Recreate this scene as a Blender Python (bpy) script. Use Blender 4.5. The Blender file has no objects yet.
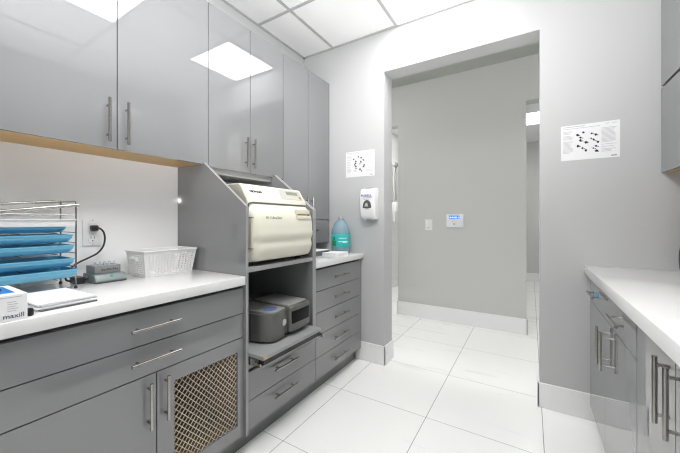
import bpy, bmesh, math, random
from mathutils import Vector, Matrix
random.seed(7)
S = bpy.context.scene
COL = S.collection
PI = math.pi

# ------------------------------------------------------------------ materials
def mat(name, col, rough=0.5, metal=0.0, spec=0.5, coat=0.0, ior=1.5, trans=0.0, emit=None, estr=0.0, bump=0.0, bscale=200.0, noise=0.0, nscale=3.0, coat_rough=0.02):
    m = bpy.data.materials.new(name); m.use_nodes = True
    nt = m.node_tree; b = nt.nodes['Principled BSDF']
    b.inputs['Base Color'].default_value = (*col, 1)
    b.inputs['Roughness'].default_value = rough
    b.inputs['Metallic'].default_value = metal
    b.inputs['Specular IOR Level'].default_value = spec
    b.inputs['IOR'].default_value = ior
    b.inputs['Coat Weight'].default_value = coat
    b.inputs['Coat Roughness'].default_value = coat_rough
    b.inputs['Transmission Weight'].default_value = trans
    if emit:
        b.inputs['Emission Color'].default_value = (*emit, 1)
        b.inputs['Emission Strength'].default_value = estr
    tc = nt.nodes.new('ShaderNodeTexCoord')
    if noise > 0:
        n = nt.nodes.new('ShaderNodeTexNoise'); n.inputs['Scale'].default_value = nscale; n.inputs['Detail'].default_value = 4
        nt.links.new(tc.outputs['Object'], n.inputs['Vector'])
        r = nt.nodes.new('ShaderNodeMix'); r.data_type = 'RGBA'
        r.inputs[6].default_value = (*[c*(1-noise) for c in col], 1); r.inputs[7].default_value = (*[min(1, c*(1+noise)) for c in col], 1)
        nt.links.new(n.outputs['Fac'], r.inputs[0]); nt.links.new(r.outputs[2], b.inputs['Base Color'])
    if bump > 0:
        n2 = nt.nodes.new('ShaderNodeTexNoise'); n2.inputs['Scale'].default_value = bscale
        nt.links.new(tc.outputs['Object'], n2.inputs['Vector'])
        bp = nt.nodes.new('ShaderNodeBump'); bp.inputs['Strength'].default_value = bump; bp.inputs['Distance'].default_value = 0.001
        nt.links.new(n2.outputs['Fac'], bp.inputs['Height']); nt.links.new(bp.outputs['Normal'], b.inputs['Normal'])
    return m

def floor_mat():
    m = bpy.data.materials.new('white_marble_tile'); m.use_nodes = True
    nt = m.node_tree; b = nt.nodes['Principled BSDF']; L = nt.links.new
    tc = nt.nodes.new('ShaderNodeTexCoord'); sx = nt.nodes.new('ShaderNodeSeparateXYZ'); L(tc.outputs['Object'], sx.inputs[0])
    def math_(op, a, bb):
        n = nt.nodes.new('ShaderNodeMath'); n.operation = op
        for i, v in enumerate((a, bb)):
            if v is None: continue
            if isinstance(v, (int, float)): n.inputs[i].default_value = v
            else: L(v, n.inputs[i])
        return n.outputs[0]
    def line(out, o, s, w):
        f = math_('FRACT', math_('DIVIDE', math_('SUBTRACT', out, o), s), None)
        d = math_('ABSOLUTE', math_('SUBTRACT', f, 0.5), None)
        return math_('GREATER_THAN', d, 0.5 - w/s)
    g = math_('MAXIMUM', line(sx.outputs[0], -1.149-0.6045*20, 0.6045, 0.0016), line(sx.outputs[1], 1.272-0.609*20, 0.609, 0.0013))
    n = nt.nodes.new('ShaderNodeTexNoise'); n.inputs['Scale'].default_value = 1.6; n.inputs['Detail'].default_value = 6; n.inputs['Distortion'].default_value = 1.2
    mp = nt.nodes.new('ShaderNodeMapping'); mp.inputs['Rotation'].default_value = (0, 0, 0.7); mp.inputs['Scale'].default_value = (1, 4.5, 1)
    L(tc.outputs['Object'], mp.inputs[0]); L(mp.outputs[0], n.inputs['Vector'])
    cr = nt.nodes.new('ShaderNodeValToRGB')
    e = cr.color_ramp.elements
    e[0].position = 0.30; e[0].color = (0.85, 0.85, 0.845, 1); e[1].position = 0.40; e[1].color = (0.93, 0.93, 0.92, 1)
    L(n.outputs['Fac'], cr.inputs[0])
    mx = nt.nodes.new('ShaderNodeMix'); mx.data_type = 'RGBA'; mx.inputs[7].default_value = (0.23, 0.23, 0.225, 1)
    L(g, mx.inputs[0]); L(cr.outputs[0], mx.inputs[6]); L(mx.outputs[2], b.inputs['Base Color'])
    b.inputs['Roughness'].default_value = 0.22; b.inputs['Specular IOR Level'].default_value = 0.35
    return m

def wood_mat():
    m = bpy.data.materials.new('maple_underside'); m.use_nodes = True
    nt = m.node_tree; b = nt.nodes['Principled BSDF']; L = nt.links.new
    tc = nt.nodes.new('ShaderNodeTexCoord'); mp = nt.nodes.new('ShaderNodeMapping'); mp.inputs['Scale'].default_value = (30, 2, 30)
    n = nt.nodes.new('ShaderNodeTexNoise'); n.inputs['Scale'].default_value = 2; n.inputs['Detail'].default_value = 5
    L(tc.outputs['Object'], mp.inputs[0]); L(mp.outputs[0], n.inputs['Vector'])
    cr = nt.nodes.new('ShaderNodeValToRGB'); e = cr.color_ramp.elements
    e[0].color = (0.50, 0.30, 0.11, 1); e[1].color = (0.68, 0.45, 0.20, 1)
    L(n.outputs['Fac'], cr.inputs[0]); L(cr.outputs[0], b.inputs['Base Color']); b.inputs['Roughness'].default_value = 0.5
    return m

M = {}
M['wall'] = mat('grey_wall_paint', (0.53, 0.535, 0.535), 0.75, bump=0.03, spec=0.2)
M['hall'] = mat('hall_wall_paint', (0.60, 0.605, 0.59), 0.75, bump=0.03, spec=0.2)
M['splash'] = mat('white_wall_paint', (0.90, 0.90, 0.905), 0.06, spec=0.4)
M['ceil'] = mat('ceiling_tile', (0.92, 0.92, 0.92), 0.9, bump=0.15, bscale=120, spec=0.1)
M['hceil'] = mat('hall_ceiling_grey', (0.52, 0.53, 0.50), 0.9, spec=0.1)  # one even olive-grey over the whole hall ceiling
M['tbar'] = mat('ceiling_grid_metal', (0.48, 0.48, 0.48), 0.5)
M['trim'] = mat('white_trim_paint', (0.88, 0.88, 0.88), 0.4, spec=0.4)
M['floor'] = floor_mat()
M['lam'] = mat('grey_gloss_laminate', (0.225, 0.227, 0.233), 0.025, spec=0.5, ior=1.78)
M['lamin'] = mat('grey_matte_laminate', (0.30, 0.305, 0.31), 0.45)
M['edge'] = mat('pale_edge_banding', (0.32, 0.322, 0.325), 0.35)
M['dark'] = mat('gap_shade_black', (0.03, 0.03, 0.032), 0.7)  # near-black put behind the fronts so the gaps read as shadow
M['kick'] = mat('grey_toe_kick', (0.17, 0.175, 0.175), 0.35)
M['wood'] = wood_mat()
M['brownwood'] = mat('brown_cabinet_interior', (0.27, 0.165, 0.07), 0.5, noise=0.15, nscale=9)
M['quartz'] = mat('white_quartz', (0.77, 0.77, 0.765), 0.07, spec=0.5, noise=0.012, nscale=6)
M['steel'] = mat('brushed_nickel', (0.38, 0.37, 0.35), 0.22, metal=1.0)
M['chrome'] = mat('chrome', (0.42, 0.42, 0.40), 0.12, metal=1.0)
M['lattice'] = mat('bronze_lattice', (0.62, 0.56, 0.46), 0.35, metal=0.4)
M['light'] = mat('light_diffuser', (0.9, 0.9, 0.9), 0.5, emit=(1, 0.99, 0.98), estr=7.0)
M['light_a'] = mat('light_diffuser_front', (0.9, 0.9, 0.9), 0.5, emit=(1, 0.99, 0.98), estr=4.8)
M['light_b'] = mat('far_room_light_diffuser', (0.9, 0.9, 0.9), 0.5, emit=(1, 0.99, 0.97), estr=3.5)
M['hlight'] = mat('hall_light_diffuser', (0.9, 0.9, 0.9), 0.5, emit=(1, 0.99, 0.97), estr=8.0)
M['cream'] = mat('cream_enamel', (0.72, 0.705, 0.60), 0.32, spec=0.5, noise=0.01)
M['creamshade'] = mat('cream_shaded_side', (0.42, 0.40, 0.34), 0.45)  # darker copy of the cream, shade of the housing sides put into colour
M['cream2'] = mat('beige_plastic', (0.66, 0.62, 0.49), 0.4)
M['white'] = mat('white_plastic', (0.82, 0.82, 0.82), 0.35)
M['paper'] = mat('white_paper', (0.83, 0.83, 0.84), 0.8, spec=0.1)
M['ink'] = mat('black_ink', (0.05, 0.05, 0.055), 0.8, spec=0.1)
M['greyink'] = mat('grey_ink', (0.42, 0.42, 0.44), 0.8, spec=0.1)
M['navy'] = mat('navy_ink', (0.02, 0.03, 0.10), 0.6)
M['purple'] = mat('purple_ink', (0.16, 0.12, 0.42), 0.6)
M['black'] = mat('black_plastic', (0.018, 0.018, 0.02), 0.4)
M['window'] = mat('black_glass', (0.004, 0.004, 0.005), 0.25, spec=0.12)
M['tray_blue'] = mat('blue_tray_plastic', (0.19, 0.53, 0.74), 0.3)
M['box_blue'] = mat('blue_carton_print', (0.03, 0.20, 0.62), 0.4)
M['silver'] = mat('silver_painted_case', (0.15, 0.15, 0.142), 0.33, metal=0.4)
M['silver2'] = mat('pale_silver_case', (0.48, 0.48, 0.465), 0.28, metal=0.5)
M['keyblue'] = mat('blue_keypad', (0.10, 0.15, 0.30), 0.4)
M['screen'] = mat('blue_display', (0.02, 0.10, 0.40), 0.3, emit=(0.02, 0.14, 0.50), estr=0.5)
M['screentext'] = mat('display_glyphs', (0.5, 0.75, 0.95), 0.3, emit=(0.3, 0.6, 0.95), estr=0.5)
M['olive'] = mat('lcd_grey_green', (0.22, 0.22, 0.17), 0.3)
M['panelgrey'] = mat('panel_grey', (0.50, 0.50, 0.45), 0.4)
M['letter'] = mat('grey_lettering', (0.22, 0.22, 0.21), 0.5)
M['red'] = mat('red_button', (0.55, 0.12, 0.12), 0.4)
M['greygreen'] = mat('grey_green_case', (0.20, 0.24, 0.24), 0.35)
M['blockgrey'] = mat('grey_heat_block', (0.24, 0.24, 0.245), 0.4)
M['brown'] = mat('brown_slot', (0.20, 0.14, 0.06), 0.5)
M['green'] = mat('green_badge', (0.05, 0.45, 0.28), 0.4)
M['jug'] = mat('blue_tinted_plastic', (0.42, 0.58, 0.68), 0.10, spec=0.5, trans=0.5, ior=1.25)
M['water'] = mat('clear_vial', (0.75, 0.85, 0.95), 0.1, trans=0.6, ior=1.3)
M['teal'] = mat('teal_label', (0.02, 0.50, 0.47), 0.5)
M['leaf'] = mat('dark_green_print', (0.03, 0.25, 0.10), 0.5)
M['grey'] = mat('grey_plastic', (0.35, 0.35, 0.36), 0.4)
M['dgrey'] = mat('dark_grey_window', (0.10, 0.10, 0.105), 0.25)
M['cyan'] = mat('muted_cyan', (0.07, 0.30, 0.48), 0.5)
M['chip'] = mat('raw_board_edge', (0.60, 0.36, 0.18), 0.8)

# ------------------------------------------------------------------ mesh builder
class MB:
    def __init__(s): s.bm = bmesh.new()
    def box(s, x0, x1, y0, y1, z0, z1, bev=0.0, seg=2, mtx=None):
        c = Vector(((x0+x1)/2, (y0+y1)/2, (z0+z1)/2))
        r = bmesh.ops.create_cube(s.bm, size=1.0, matrix=Matrix.Translation(c) @ Matrix.Diagonal((abs(x1-x0), abs(y1-y0), abs(z1-z0), 1)))
        vs = r['verts']
        if bev > 0:
            es = list({e for v in vs for e in v.link_edges})
            rb = bmesh.ops.bevel(s.bm, geom=es, offset=bev, segments=seg, profile=0.5, affect='EDGES')
            vs = list({v for f in rb['faces'] for v in f.verts} | {v for v in vs if v.is_valid})
        if mtx is not None: bmesh.ops.transform(s.bm, matrix=mtx, verts=vs)
        return s
    def cyl(s, p0, p1, r, seg=12, r2=None, caps=True):
        p0, p1 = Vector(p0), Vector(p1); d = p1-p0
        q = d.to_track_quat('Z', 'Y').to_matrix().to_4x4()
        bmesh.ops.create_cone(s.bm, cap_ends=caps, segments=seg, radius1=r, radius2=r if r2 is None else r2, depth=d.length, matrix=Matrix.Translation((p0+p1)/2) @ q)
        return s
    def tube(s, pts, r, seg=8):
        pts = [Vector(p) for p in pts]; rings = []
        for i, p in enumerate(pts):
            t = (pts[min(i+1, len(pts)-1)] - pts[max(i-1, 0)]).normalized()
            q = t.to_track_quat('Z', 'Y')
            rings.append([s.bm.verts.new(p + q @ Vector((r*math.cos(2*PI*k/seg), r*math.sin(2*PI*k/seg), 0))) for k in range(seg)])
        for a, b in zip(rings, rings[1:]):
            # align twist
            best = min(range(seg), key=lambda o: sum((a[k].co-b[(k+o) % seg].co).length for k in range(0, seg, 2)))
            for k in range(seg):
                s.bm.faces.new((a[k], a[(k+1) % seg], b[(k+1+best) % seg], b[(k+best) % seg]))
            b[:] = [b[(k+best) % seg] for k in range(seg)]
        s.bm.faces.new(rings[0][::-1]); s.bm.faces.new(rings[-1])
        return s
    def lathe(s, prof, c, seg=32, sx=1.0, sy=1.0):
        c = Vector(c); rings = []
        for r, z in prof:
            rings.append([s.bm.verts.new(c + Vector((sx*r*math.cos(2*PI*k/seg), sy*r*math.sin(2*PI*k/seg), z))) for k in range(seg)])
        for a, b in zip(rings, rings[1:]):
            for k in range(seg):
                s.bm.faces.new((a[k], a[(k+1) % seg], b[(k+1) % seg], b[k]))
        s.bm.faces.new(rings[0][::-1]); s.bm.faces.new(rings[-1])
        return s
    def prism(s, poly, axis, a, b, bev=0.0, seg=2):
        # poly of 2-D points; axis 'x': (y,z), 'y': (x,z), 'z': (x,y)
        def P(p, t): return {'x': (t, p[0], p[1]), 'y': (p[0], t, p[1]), 'z': (p[0], p[1], t)}[axis]
        A = [s.bm.verts.new(P(p, a)) for p in poly]; B = [s.bm.verts.new(P(p, b)) for p in poly]
        n = len(poly); fs = []
        for k in range(n): fs.append(s.bm.faces.new((A[k], A[(k+1) % n], B[(k+1) % n], B[k])))
        fs.append(s.bm.faces.new(A[::-1])); fs.append(s.bm.faces.new(B))
        if bev > 0:
            es = list({e for f in fs for e in f.edges})
            bmesh.ops.bevel(s.bm, geom=es, offset=bev, segments=seg, profile=0.5, affect='EDGES')
        return s
    def quad(s, a, b, c, d):
        s.bm.faces.new([s.bm.verts.new(p) for p in (a, b, c, d)]); return s
    def text(s, body, size, mtx, depth=0.0):
        cu = bpy.data.curves.new('t', 'FONT'); cu.body = body; cu.size = size; cu.extrude = depth
        cu.align_x = 'CENTER'; cu.align_y = 'CENTER'
        ob = bpy.data.objects.new('t', cu); COL.objects.link(ob)
        bpy.context.view_layer.update()
        me = bpy.data.meshes.new_from_object(ob.evaluated_get(bpy.context.evaluated_depsgraph_get()))
        me.transform(mtx); s.bm.from_mesh(me)
        bpy.data.objects.remove(ob); bpy.data.curves.remove(cu); bpy.data.meshes.remove(me)
        return s
    def build(s, name, m, parent=None, smooth=True, mats=None, ang=35):
        bmesh.ops.recalc_face_normals(s.bm, faces=s.bm.faces[:])
        me = bpy.data.meshes.new(name)
        off = Vector((0, 0, 0))
        p = parent
        while p is not None: off += Vector(p.location); p = p.parent
        if parent is not None: bmesh.ops.translate(s.bm, vec=-off, verts=s.bm.verts[:])
        s.bm.to_mesh(me); s.bm.free()
        me.materials.append(m)
        for x in (mats or []): me.materials.append(x)
        if smooth:
            me.shade_smooth(); me.set_sharp_from_angle(angle=math.radians(ang))
        o = bpy.data.objects.new(name, me); COL.objects.link(o)
        if parent is not None: o.parent = parent
        return o

def B(*a, **k): return MB().box(*a, **k)
FX = lambda x, y, z: Matrix(((0, 0, 1, x), (1, 0, 0, y), (0, 1, 0, z), (0, 0, 0, 1)))      # face looking to +X
FY = lambda x, y, z: Matrix(((1, 0, 0, x), (0, 0, -1, y), (0, 1, 0, z), (0, 0, 0, 1)))     # face looking to -Y
def tag(o, label, cat, group=None):
    o['label'] = label; o['category'] = cat
    if group: o['group'] = group
    return o
def thing(name, label, cat, loc, group=None):
    o = bpy.data.objects.new(name, None); COL.objects.link(o); o.location = loc; o.empty_display_size = 0.05
    return tag(o, label, cat, group)
def single(mb, name, m, label, cat, loc, group=None):
    """a thing that is one mesh: origin at its base"""
    bmesh.ops.translate(mb.bm, vec=-Vector(loc), verts=mb.bm.verts[:])
    o = mb.build(name, m); o.location = loc
    return tag(o, label, cat, group)
def struct(mb, name, m):
    o = mb.build(name, m, smooth=False); o['kind'] = 'structure'; return o

# ------------------------------------------------------------------ setting
XL, XR, YB, YF, ZC = -1.88, 0.94, 2.38, -1.75, 2.78
XS, CT = -1.826, 0.918; YB2 = 2.545; OL, OR, OH = -1.036, 0.05, 2.437
HY, HZ = 3.79, 2.925
struct(B(-4.2, 3.2, YF-0.1, 7.5, -0.1, 0.0), 'floor', M['floor'])
struct(B(XL-0.1, XR+0.1, YF-0.1, YB, ZC, ZC+0.1), 'ceiling', M['ceil'])
struct(B(XL-0.12, XL, YF, YB, 0, ZC), 'wall_left', M['wall'])
struct(B(XL, XS, 0.2, 1.0825, CT, 1.522), 'trim_2', M['splash'])
struct(B(XR, XR+0.12, YF, YB, 0, ZC), 'wall_right', M['wall'])
struct(B(XL-0.12, XR+0.12, YF-0.12, YF, 0, ZC), 'wall_front', M['wall'])
w = MB(); w.box(-4.2, OL, YB, YB2, 0, HZ+0.1); w.box(OR, 3.2, YB, YB2, 0, HZ+0.1); w.box(OL, OR, YB, YB2, OH, HZ+0.1)
struct(w, 'wall_back', M['wall'])
# hallway
w = MB(); w.box(-1.455, -0.04, HY, HY+0.14, 0, HZ); w.box(-4.2, -2.5, HY, HY+0.14, 0, HZ); w.box(-2.5, -1.455, HY, HY+0.14, 2.43, HZ)
w.box(-0.04, 1.1, HY, HY+0.14, 2.46, HZ); w.box(1.1, 3.2, HY, HY+0.14, 0, HZ)
struct(w, 'wall_hall', M['hall'])
w = MB(); w.box(-4.32, -4.2, YB, HY, 0, HZ); w.box(3.2, 3.32, YB, HY, 0, HZ)
struct(w, 'wall_hall_ends', M['hall'])
struct(B(-4.3, 3.3, YB2, HY+0.14, HZ, HZ+0.1), 'ceiling_hall', M['hceil'])
# rooms beyond
struct(B(-2.24, -2.12, HY+0.14, 7.4, 0, 2.78), 'wall_far_left', M['ceil'])
struct(B(-0.9, -0.78, HY+0.14, 7.4, 0, 2.78), 'wall_far_middle', M['wall'])
struct(B(1.1, 1.22, HY+0.14, 7.4, 0, 2.78), 'wall_far_right', M['wall'])
struct(B(-2.3, 1.3, 7.3, 7.42, 0, 2.78), 'wall_far', M['hall'])
struct(B(-2.3, 1.3, HY+0.14, 7.42, 2.78, 2.88), 'ceiling_far', M['ceil'])
# baseboards
BH, BT = 0.158, 0.013
def bb(mb, x0, x1, y0, y1, h=BH):
    mb.box(x0, x1, y0, y1, 0, h, bev=0.004, seg=2)
w = MB(); bb(w, -1.30, OL+BT, YB-BT, YB); bb(w, OL, OL+BT, YB-BT, YB2+BT); bb(w, -4.1, OL+BT, YB2, YB2+BT)
struct(w, 'baseboard_back_left', M['trim'])
w = MB(); bb(w, OR-BT, 0.36, YB-BT, YB); bb(w, OR-BT, OR, YB-BT, YB2+BT); bb(w, OR-BT, 3.1, YB2, YB2+BT)
struct(w, 'baseboard_back_right', M['trim'])
w = MB(); bb(w, -1.455-BT, -0.04+BT, HY-BT, HY, 0.168); bb(w, -0.04, -0.04+BT, HY-BT, HY+0.14, 0.168); bb(w, -1.455-BT, -1.455, HY-BT, HY+0.14, 0.168)
struct(w, 'baseboard_hall', M['trim'])
w = MB(); bb(w, -2.12, -2.12+BT, HY+0.14, 7.3, .15); struct(w, 'baseboard_far_left', M['trim'])
w = MB(); bb(w, -0.78, 1.1, 7.3-BT, 7.3, .15); struct(w, 'baseboard_far', M['trim'])
# suspended ceiling grid
GX = [-1.535, -0.925, -0.315, 0.295, 0.905]; GY = [1.775, 1.165, 0.555, -0.055, -0.665, -1.275]
w = MB(); tw = 0.012
for gx in GX: w.box(gx-tw, gx+tw, YF, YB, ZC-0.006, ZC+0.004)
for gy in GY: w.box(XL, XR, gy-tw, gy+tw, ZC-0.0065, ZC+0.004)
w.box(XL, XR, YB-0.02, YB, ZC-0.007, ZC); w.box(XL, XL+0.02, YF, YB, ZC-0.007, ZC); w.box(XR-0.02, XR, YF, YB, ZC-0.007, ZC); w.box(XL, XR, YF, YF+0.02, ZC-0.007, ZC)
struct(w, 'trim_1', M['tbar'])
def ceiling_light(x0, x1, y0, y1, z, label, m):
    t = thing('ceiling_light', label, 'ceiling light', ((x0+x1)/2, (y0+y1)/2, z-0.012), 'square ceiling light panels')
    f = MB(); e = 0.012
    f.box(x0, x1, y0, y0+e, z-0.009, z); f.box(x0, x1, y1-e, y1, z-0.009, z); f.box(x0, x0+e, y0+e, y1-e, z-0.009, z); f.box(x1-e, x1, y0+e, y1-e, z-0.009, z)
    f.build('frame', M['white'], t)
    B(x0+e, x1-e, y0+e, y1-e, z-0.005, z-0.001).build('diffuser', m, t)
q = 0.012
ceiling_light(-0.925+q, -0.315-q, 1.775+q, YB-0.02, ZC, 'bright white ceiling light panel touching the wall above the wide opening', M['light_a'])
ceiling_light(-0.925+q, -0.315-q, 0.555+q, 1.165-q, ZC, 'bright ceiling light panel seen only as a reflection at top left of the cabinet doors', M['light'])
for lx, ly, lab in ((-0.925, -0.665, 'ceiling light panel behind the viewer'),):
    ceiling_light(lx+q, lx+0.61-q, ly+q, ly+0.61-q, ZC, lab, M['light_b'])
ceiling_light(-0.30, 0.31, 5.3, 5.95, 2.78, 'bright ceiling light panel in the far room right of the hall wall', M['hlight'])
ceiling_light(-1.85, -1.25, 4.15, 4.75, 2.78, 'unseen light panel added to light the room left behind the hall wall', M['hlight'])  # hidden lamp, added and placed to brighten the wall strip there
ceiling_light(1.3, 1.9, 2.85, 3.45, HZ, 'unseen light panel added to brighten the hall, right of the opening', M['hlight'])  # out-of-view lamp added to brighten the hall
ceiling_light(-2.9, -2.3, 2.85, 3.45, HZ, 'unseen light panel added to brighten the hall, left of the opening', M['hlight'])  # second added hall lamp, also out of view
t = thing('ceiling_vent', 'dark slotted ceiling vent before the light in the far right room', 'vent', (0.05, 4.72, 2.76))
B(-0.25, 0.35, 4.56, 4.9, 2.768, 2.779).build('frame', M['white'], t)
v = MB()
for k in range(5): v.box(-0.2, 0.3, 4.60+k*0.055, 4.63+k*0.055, 2.764, 2.7685)
v.build('slats', M['black'], t)

# ------------------------------------------------------------------ cabinet helpers
G = 0.0022
def handle(side, x, y, z, L, vert, parent, label=None, post=0.128):
    """bar pull; side +1 sits on a face looking to +X, -1 on one looking to -X"""
    h = MB(); bx = x + side*0.028; r = 0.006
    d = (0, 0, L/2) if vert else (0, L/2, 0)
    h.cyl((bx-d[0], y-d[1], z-d[2]), (bx+d[0], y+d[1], z+d[2]), r, 16)
    for k in (-1, 1):
        py, pz = (y, z+k*post/2) if vert else (y+k*post/2, z)
        h.cyl((x, py, pz), (bx, py, pz), 0.0045, 10)
    return h.build('handle', M['steel'], parent)
def front(name, side, x, y0, y1, z0, z1, parent, m=None):
    """a door or drawer front; x is its outer face"""
    th = 0.019
    return B(min(x, x-side*th), max(x, x-side*th), y0+G, y1-G, z0+G, z1-G).build(name, m or M['lam'], parent)

# ------------------------------------------------------------------ left base cabinet
CT, CB = 0.918, 0.874     # counter top, underside
FXL = -1.245; KX = -1.302; YT = 1.083
def carcass(mb, x0, x1, y0, y1, z0, z1, t=0.016, openface='x1'):
    mb.box(x0, x1, y0, y0+t, z0, z1); mb.box(x0, x1, y1-t, y1, z0, z1)
    mb.box(x0, x1, y0+t, y1-t, z0, z0+t); mb.box(x0, x1, y0+t, y1-t, z1-t, z1)
    mb.box(x0, x0+t, y0+t, y1-t, z0+t, z1-t)
y0 = 0.205
t = thing('base_cabinet', 'wide grey base cabinet with a lattice door under the left white counter', 'cabinet', (-1.55, 0.65, 0))
w = MB(); carcass(w, XL+0.002, FXL-0.025, y0, YT-0.001, 0.105, CB-0.001); w.box(XL+0.02, FXL-0.0195, y0+.016, YT-.017, 0.60, 0.612)
w.build('body', M['brownwood'], t)
w = MB(); w.box(XL+0.02, FXL-0.025, y0+0.0165, YT-0.0175, 0.615, CB-0.02); w.build('drawer_box', M['dark'], t)
w = MB(); fx0, fx1 = FXL-0.0245, FXL-0.0195; w.box(fx0, fx1, y0+.0005, YT-.0015, 0.604, CB-0.001); w.box(fx0, fx1, y0+.0005, 0.715, 0.106, 0.604); w.box(fx0, fx1, 1.06, YT-.0015, 0.106, 0.604)
w.build('gap_shade_frame', M['dark'], t)  # dark strips painting the shadow in the gaps around the fronts
B(XL+0.002, FXL, y0-0.0025, y0, 0.105, CB-0.001).build('end_panel', M['lam'], t)
w = MB(); w.box(XL+0.02, KX, y0, YT-0.001, 0.0, 0.104); w.build('toe_kick', M['kick'], t)
for z0_, z1_, zh in ((0.7295, 0.860, 0.796), (0.609, 0.7295, 0.672)):
    d = front('drawer', 1, FXL, y0, YT, z0_, z1_, t); handle(1, FXL, 0.645, zh, 0.185, False, d)
ys = 0.653
d = front('door', 1, FXL, y0, ys, 0.107, 0.609, t); handle(1, FXL, 0.621, 0.496, 0.175, True, d)
w = MB(); a0, a1, b0, b1 = ys+G, YT-G, 0.107+G, 0.609-G; m0, m1, n0, n1 = 0.724, 1.046, 0.172, 0.543
x0_, x1_ = FXL-0.019, FXL
w.box(x0_, x1_, a0, m0, b0, b1); w.box(x0_, x1_, m1, a1, b0, b1); w.box(x0_, x1_, m0, m1, b0, n0); w.box(x0_, x1_, m0, m1, n1, b1)
d = w.build('lattice_door', M['lam'], t, smooth=False); handle(1, FXL, 0.686, 0.500, 0.175, True, d)
w = MB(); xx = FXL-0.010; sy, sz = 0.0255, 0.0285
def clip(p, q):
    # clip a yz segment to the opening
    t0, t1 = 0.0, 1.0; dy, dz = q[0]-p[0], q[1]-p[1]
    for pp, qq in ((-dy, p[0]-m0), (dy, m1-p[0]), (-dz, p[1]-n0), (dz, n1-p[1])):
        if abs(pp) < 1e-9:
            if qq < 0: return None
        else:
            r = qq/pp
            if pp < 0: t0 = max(t0, r)
            else: t1 = min(t1, r)
    return None if t0 >= t1 else ((p[0]+t0*dy, p[1]+t0*dz), (p[0]+t1*dy, p[1]+t1*dz))
for sgn in (1, -1):
    for k in range(-40, 60):
        yk = m0 + k*sy
        p, q = (yk, n0), (yk + sgn*(n1-n0)*sy/sz, n1)
        c = clip(p, q)
        if c: w.cyl((xx+sgn*0.0012, *c[0]), (xx+sgn*0.0012, *c[1]), 0.0016, 6)
w.build('lattice', M['lattice'], d)

single(B(XL+0.001, -1.228, y0-0.003, YT-0.0005, CB, CT, bev=0.003), 'countertop', M['quartz'], 'long white stone countertop on the left with the tray rack and basket', 'countertop', (-1.55, 0.65, CB))

# ------------------------------------------------------------------ tower cabinet
TX = -1.228
tc = thing('appliance_cabinet', 'open grey tower cabinet holding the cream sterilizer above a pull-out tray', 'cabinet', (-1.55, 1.39, 0))
side = [(XL+0.002, 0.0), (KX, 0.0), (KX, 0.104), (TX, 0.104), (TX, 1.273), (-1.575, 1.529), (XL+0.002, 1.529)]
sideR = [(XL+0.002, 0.0), (KX, 0.0), (KX, 0.104), (FXL-0.0195, 0.104), (FXL-0.0195, 0.416), (TX, 0.416), (TX, 1.273), (-1.575, 1.529), (XL+0.002, 1.529)]
for a, b, pf, zb_ in ((1.083, 1.099, side, 0.104), (1.646, 1.681, sideR, 0.416)):
    w = MB(); w.prism(pf, 'y', a, b); sp = w.build('side_panel', M['lam'], tc, smooth=False)
    # pale edge band along the front and the slope
    e = MB(); e.prism([(TX, zb_), (TX+0.001, zb_), (TX+0.001, 1.2736), (-1.575, 1.5300), (-1.575, 1.529), (TX, 1.273)], 'y', a, b)
    e.build('edge_band', M['edge'], sp, smooth=False)
B(XL+0.002, XL+0.012, 1.099, 1.646, 0.105, 1.50).build('back_panel', M['lamin'], tc, smooth=False)
B(XL+0.012, TX, 1.0995, 1.6455, 0.934, 0.958, bev=0.001, seg=1).build('shelf', M['edge'], tc)
w = MB(); w.box(XL+0.012, FXL-0.02, 1.0995, 1.6455, 0.415, 0.430); w.box(-1.31, FXL, 1.0995, 1.6455, 0.430, 0.452)
w.build('bottom_rail', M['edge'], tc, smooth=False)
tr = B(-1.72, -1.128, 1.105, 1.605, 0.503, 0.522, bev=0.001, seg=1).build('pull_out_tray', M['lamin'], tc)
B(-1.1285, -1.1268, 1.107, 1.135, 0.505, 0.519).build('raw_edge', M['chip'], tr)
B(-1.19, -1.152, 1.118, 1.602, 0.455, 0.466).build('apron', M['edge'], tr)
B(-1.70, -1.137, 1.118, 1.602, 0.474, 0.503).build('under_gap_shade', M['black'], tr)  # black block painting the shaded gap beneath the tray
for yy in (1.1035, 1.607):
    w = MB(); w.box(-1.70, -1.16, yy, yy+0.012, 0.480, 0.5); w.box(-1.60, -1.12 if yy > 1.3 else -1.15, yy+0.002, yy+0.010, 0.462, 0.482); w.build('slide', M['chrome'], tr)
w = MB(); w.box(-1.85, FXL-0.0195, 1.100, 1.6455, 0.107, 0.410); w.build('drawer_box', M['dark'], tc)
for z0_, z1_, zh in ((0.262, 0.413, 0.358), (0.107, 0.262, 0.203)):
    d = front('drawer', 1, FXL, 1.101, 1.704, z0_, z1_, tc); handle(1, FXL, 1.387, zh, 0.20, False, d)
B(XL+0.02, KX, 1.083, 1.70, 0, 0.104).build('toe_kick', M['kick'], tc)

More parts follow.
